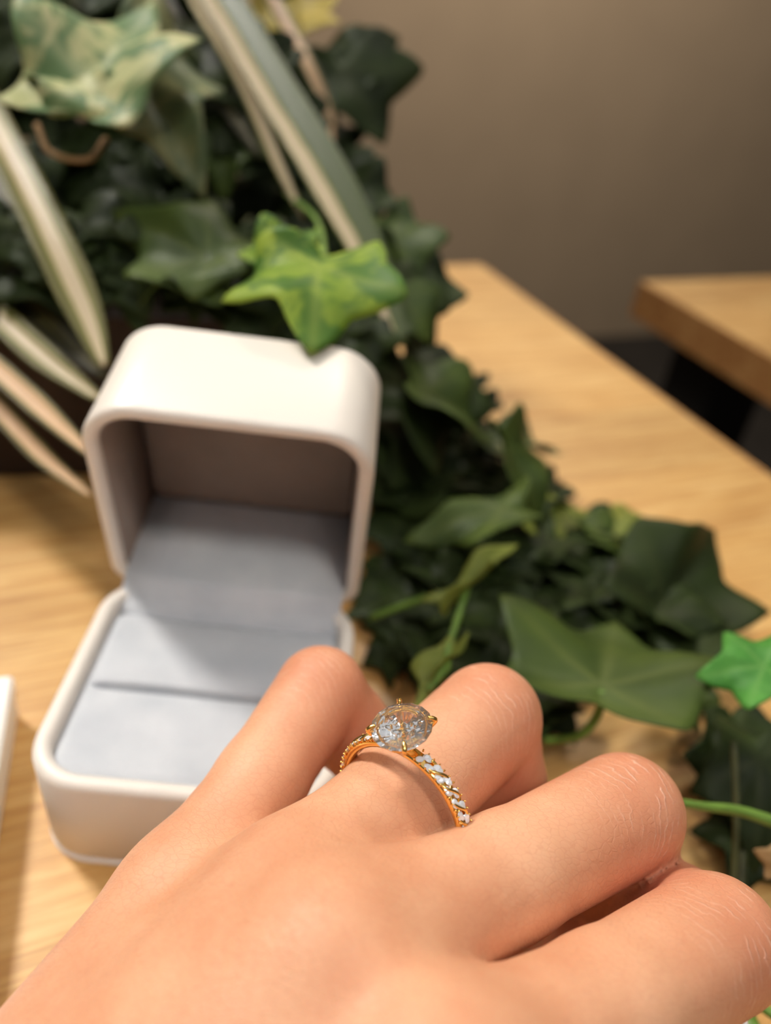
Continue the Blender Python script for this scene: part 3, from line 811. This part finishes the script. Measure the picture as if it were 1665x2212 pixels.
RUN = [(835, 760), (925, 790), (1050, 900), (1170, 1000), (1190, 1090), (1340, 1130), (1480, 1210), (1530, 1300), (1460, 1400), (1330, 1380), (1180, 1560), (1080, 1500), (900, 1440), (850, 1350), (810, 1250), (815, 1000)]
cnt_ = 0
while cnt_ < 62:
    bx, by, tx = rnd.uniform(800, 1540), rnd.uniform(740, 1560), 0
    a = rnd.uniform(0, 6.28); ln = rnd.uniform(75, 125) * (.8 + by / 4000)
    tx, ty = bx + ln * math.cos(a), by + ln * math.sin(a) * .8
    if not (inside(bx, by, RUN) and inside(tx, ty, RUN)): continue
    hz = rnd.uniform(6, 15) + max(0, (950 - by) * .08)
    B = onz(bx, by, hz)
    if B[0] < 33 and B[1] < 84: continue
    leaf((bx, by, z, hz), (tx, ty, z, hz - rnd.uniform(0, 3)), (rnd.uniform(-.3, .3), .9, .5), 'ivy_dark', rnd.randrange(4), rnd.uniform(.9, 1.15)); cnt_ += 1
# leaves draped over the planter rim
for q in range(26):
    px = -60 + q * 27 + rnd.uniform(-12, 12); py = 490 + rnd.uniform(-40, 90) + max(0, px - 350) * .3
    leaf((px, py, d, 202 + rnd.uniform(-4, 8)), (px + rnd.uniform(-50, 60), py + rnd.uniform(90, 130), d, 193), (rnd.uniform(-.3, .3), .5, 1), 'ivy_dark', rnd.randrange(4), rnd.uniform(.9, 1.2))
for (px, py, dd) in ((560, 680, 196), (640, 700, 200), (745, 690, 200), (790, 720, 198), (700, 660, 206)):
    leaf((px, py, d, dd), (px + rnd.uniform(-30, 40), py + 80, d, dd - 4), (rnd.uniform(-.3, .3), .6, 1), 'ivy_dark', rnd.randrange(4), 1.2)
# stems
stem([(760, 620, d, 215), (860, 770, z, 34), (1000, 1000, z, 12), (1200, 1200, z, 6), (1400, 1330, z, 5), (1560, 1560, z, 4), (1600, 1760, z, 4), (1600, 1950, z, 4)], 0.9, 'stem_dark')
stem([(800, 1335, z, 14), (880, 1305, z, 19), (940, 1288, z, 23), (998, 1288, z, 26)], 0.75)
stem([(1010, 1265, z, 27), (990, 1330, z, 27), (968, 1400, z, 28), (962, 1440, z, 28), (925, 1490, z, 27)], [.7, .8, .7, 1.0, .6])
stem([(1300, 1490, z, 27), (1290, 1545, z, 22), (1250, 1590, z, 16), (1180, 1602, z, 8)], .9, 'stem')
stem([(1440, 1728, z, 32), (1520, 1742, z, 30), (1600, 1752, z, 28), (1700, 1785, z, 26)], [.6, .75, .9, 1.1])
stem([(1585, 1600, z, 24), (1590, 1750, z, 16), (1585, 1930, z, 6)], .6, 'stem_dark')
stem([(1590, 2130, z, 8), (1640, 2170, z, 8), (1720, 2225, z, 8)], .8)
stem([(1585, 2150, z, 4), (1620, 2215, z, 4), (1650, 2290, z, 4)], 1.6)
stem([(690, 585, d, 160), (700, 540, d, 175), (680, 470, d, 200), (620, 420, d, 235)], .7)
stem([(450, 560, d, 188), (500, 520, d, 205), (540, 470, d, 240)], .6, 'stem_dark')
stem([(80, 270, d, 200), (110, 330, d, 196), (190, 345, d, 196), (230, 300, d, 202)], .8, 'dry_leaf')
for pth in (((600, 380, d, 255), (560, 200, d, 258), (480, 40, d, 262), (420, -100, d, 268)), ((300, 420, d, 255), (260, 250, d, 250), (200, 190, d, 215))):
    stem(pth, .9, 'stem_dark')

# ------------------------------------------------------------------ spider plant
SP0 = at(-260, 260, 262)
sp = thing('spider_plant', 'striped cream and green spider plant arching in from the left', 'plant', tuple(SP0))
def blade_geo(pts, w, nsub=8):
    C = catmull([pt(p) for p in pts], nsub); k = len(C)
    T = np.gradient(C, axis=0); T /= np.linalg.norm(T, axis=1)[:, None]
    v = []; ac = []; N = 9; rings = []
    L = np.linspace(0, 1, k)
    for i in range(k):
        view = nrm(CAM - C[i]) + np.array([0, 0, .5])
        nz = nrm(view - T[i] * (view @ T[i])); x = np.cross(T[i], nz)
        ww = w * .5 * min(1.0, .45 + L[i] * 2.0) * min(1.0, ((1 - L[i]) * 4.0 + .12) ** .6)
        ring_ = []
        for s in np.linspace(-1, 1, N): ring_.append(C[i] + x * (s * ww) + nz * (abs(s) * ww * .28)); ac.append(s)
        for s in np.linspace(1, -1, N): ring_.append(C[i] + x * (s * ww) + nz * (abs(s) * ww * .28 - .45)); ac.append(s)
        rings.append([q - SP0 for q in ring_])
    v, f = loft(rings, cap0=True, cap1=True)
    return v, f, ac
CR = (-260, 260, 'd', 262)
BL = [
    ([CR, (-200, -150, d, 270), (80, -380, d, 270), (330, -190, d, 252), (475, 0, d, 236), (590, 190, d, 224), (700, 370, d, 214), (800, 560, d, 206), (868, 745, d, 200)], 12.0, 'blade_left'),
    ([CR, (-150, -120, d, 280), (120, -250, d, 270), (340, -120, d, 250), (440, 30, d, 236), (530, 185, d, 230), (590, 330, d, 226), (655, 470, d, 222)], 4.6, 'blade_cream'),
    ([CR, (-100, -60, d, 280), (120, -160, d, 275), (300, -60, d, 255), (400, 90, d, 246), (480, 210, d, 240), (560, 340, d, 236)], 6.0, 'blade_dark'),
    ([CR, (-60, -200, d, 290), (280, -400, d, 290), (500, -200, d, 276), (590, 0, d, 264), (660, 130, d, 256), (708, 240, d, 252), (718, 310, d, 250)], 4.8, 'blade_tan'),
    ([CR, (-220, 90, d, 250), (-110, 110, d, 232), (0, 300, d, 202), (100, 495, d, 188), (180, 670, d, 182), (224, 790, d, 178)], 9.5, 'blade_mid'),
    ([CR, (-250, 200, d, 255), (-130, 250, d, 240), (0, 420, d, 224), (60, 560, d, 216), (130, 730, d, 206)], 7.0, 'blade_dark'),
    ([CR, (-240, 440, d, 232), (-140, 570, d, 212), (0, 690, d, 196), (100, 778, d, 189), (215, 862, d, 183)], 7.0, 'blade_mid'),
    ([CR, (-230, 380, d, 240), (-110, 480, d, 224), (0, 592, d, 210), (110, 705, d, 202), (225, 815, d, 196)], 9.0, 'blade_dark'),
    ([CR, (-240, 520, d, 225), (-130, 690, d, 202), (0, 805, d, 190), (90, 885, d, 184), (200, 985, d, 178)], 5.8, 'blade_tan'),
    ([CR, (-240, 560, d, 228), (-130, 750, d, 206), (0, 890, d, 192), (90, 985, d, 186), (195, 1070, d, 181)], 4.8, 'blade_tan'),
]
for pts, w, mk in BL:
    v, f, ac = blade_geo(pts, w)
    link('leaf_blade', mesh_data('leaf_blade', v, f, [M[mk]], attrs={'across': ac}), sp)

# planter
pl = thing('planter', 'dark brown trough planter in shadow behind the ring box', 'planter', (-92, 106, 0), 0.28)
def tray(x0, x1, y0, y1, h, t):
    r0 = [[(x, y, zz) for x, y in rrect(x0 + i, x1 - i, y0 + i, y1 - i, max(4 - i, .5), 4)] for i, zz in ((2, 0), (1.2, .6), (0, h), (t, h), (t + 1, h - 12))]
    return loft(r0, cap0=True, cap1=True)
v, f = tray(-95, 78, 0, 75, 50, 3)
link('trough', mesh_data('trough', v, f, [M['pot']], smooth=False), pl)
xs, ys = np.linspace(-90, 73, 30), np.linspace(5, 70, 14); v = []; f = []
for j, yy in enumerate(ys):
    for i, xx in enumerate(xs): v.append((xx, yy, 42 + rnd.uniform(-1.2, 1.2)))
for j in range(len(ys) - 1):
    for i in range(len(xs) - 1): q = j * len(xs) + i; f.append((q, q + 1, q + 1 + len(xs), q + len(xs)))
link('soil', mesh_data('soil', v, f, [M['soil']]), pl)
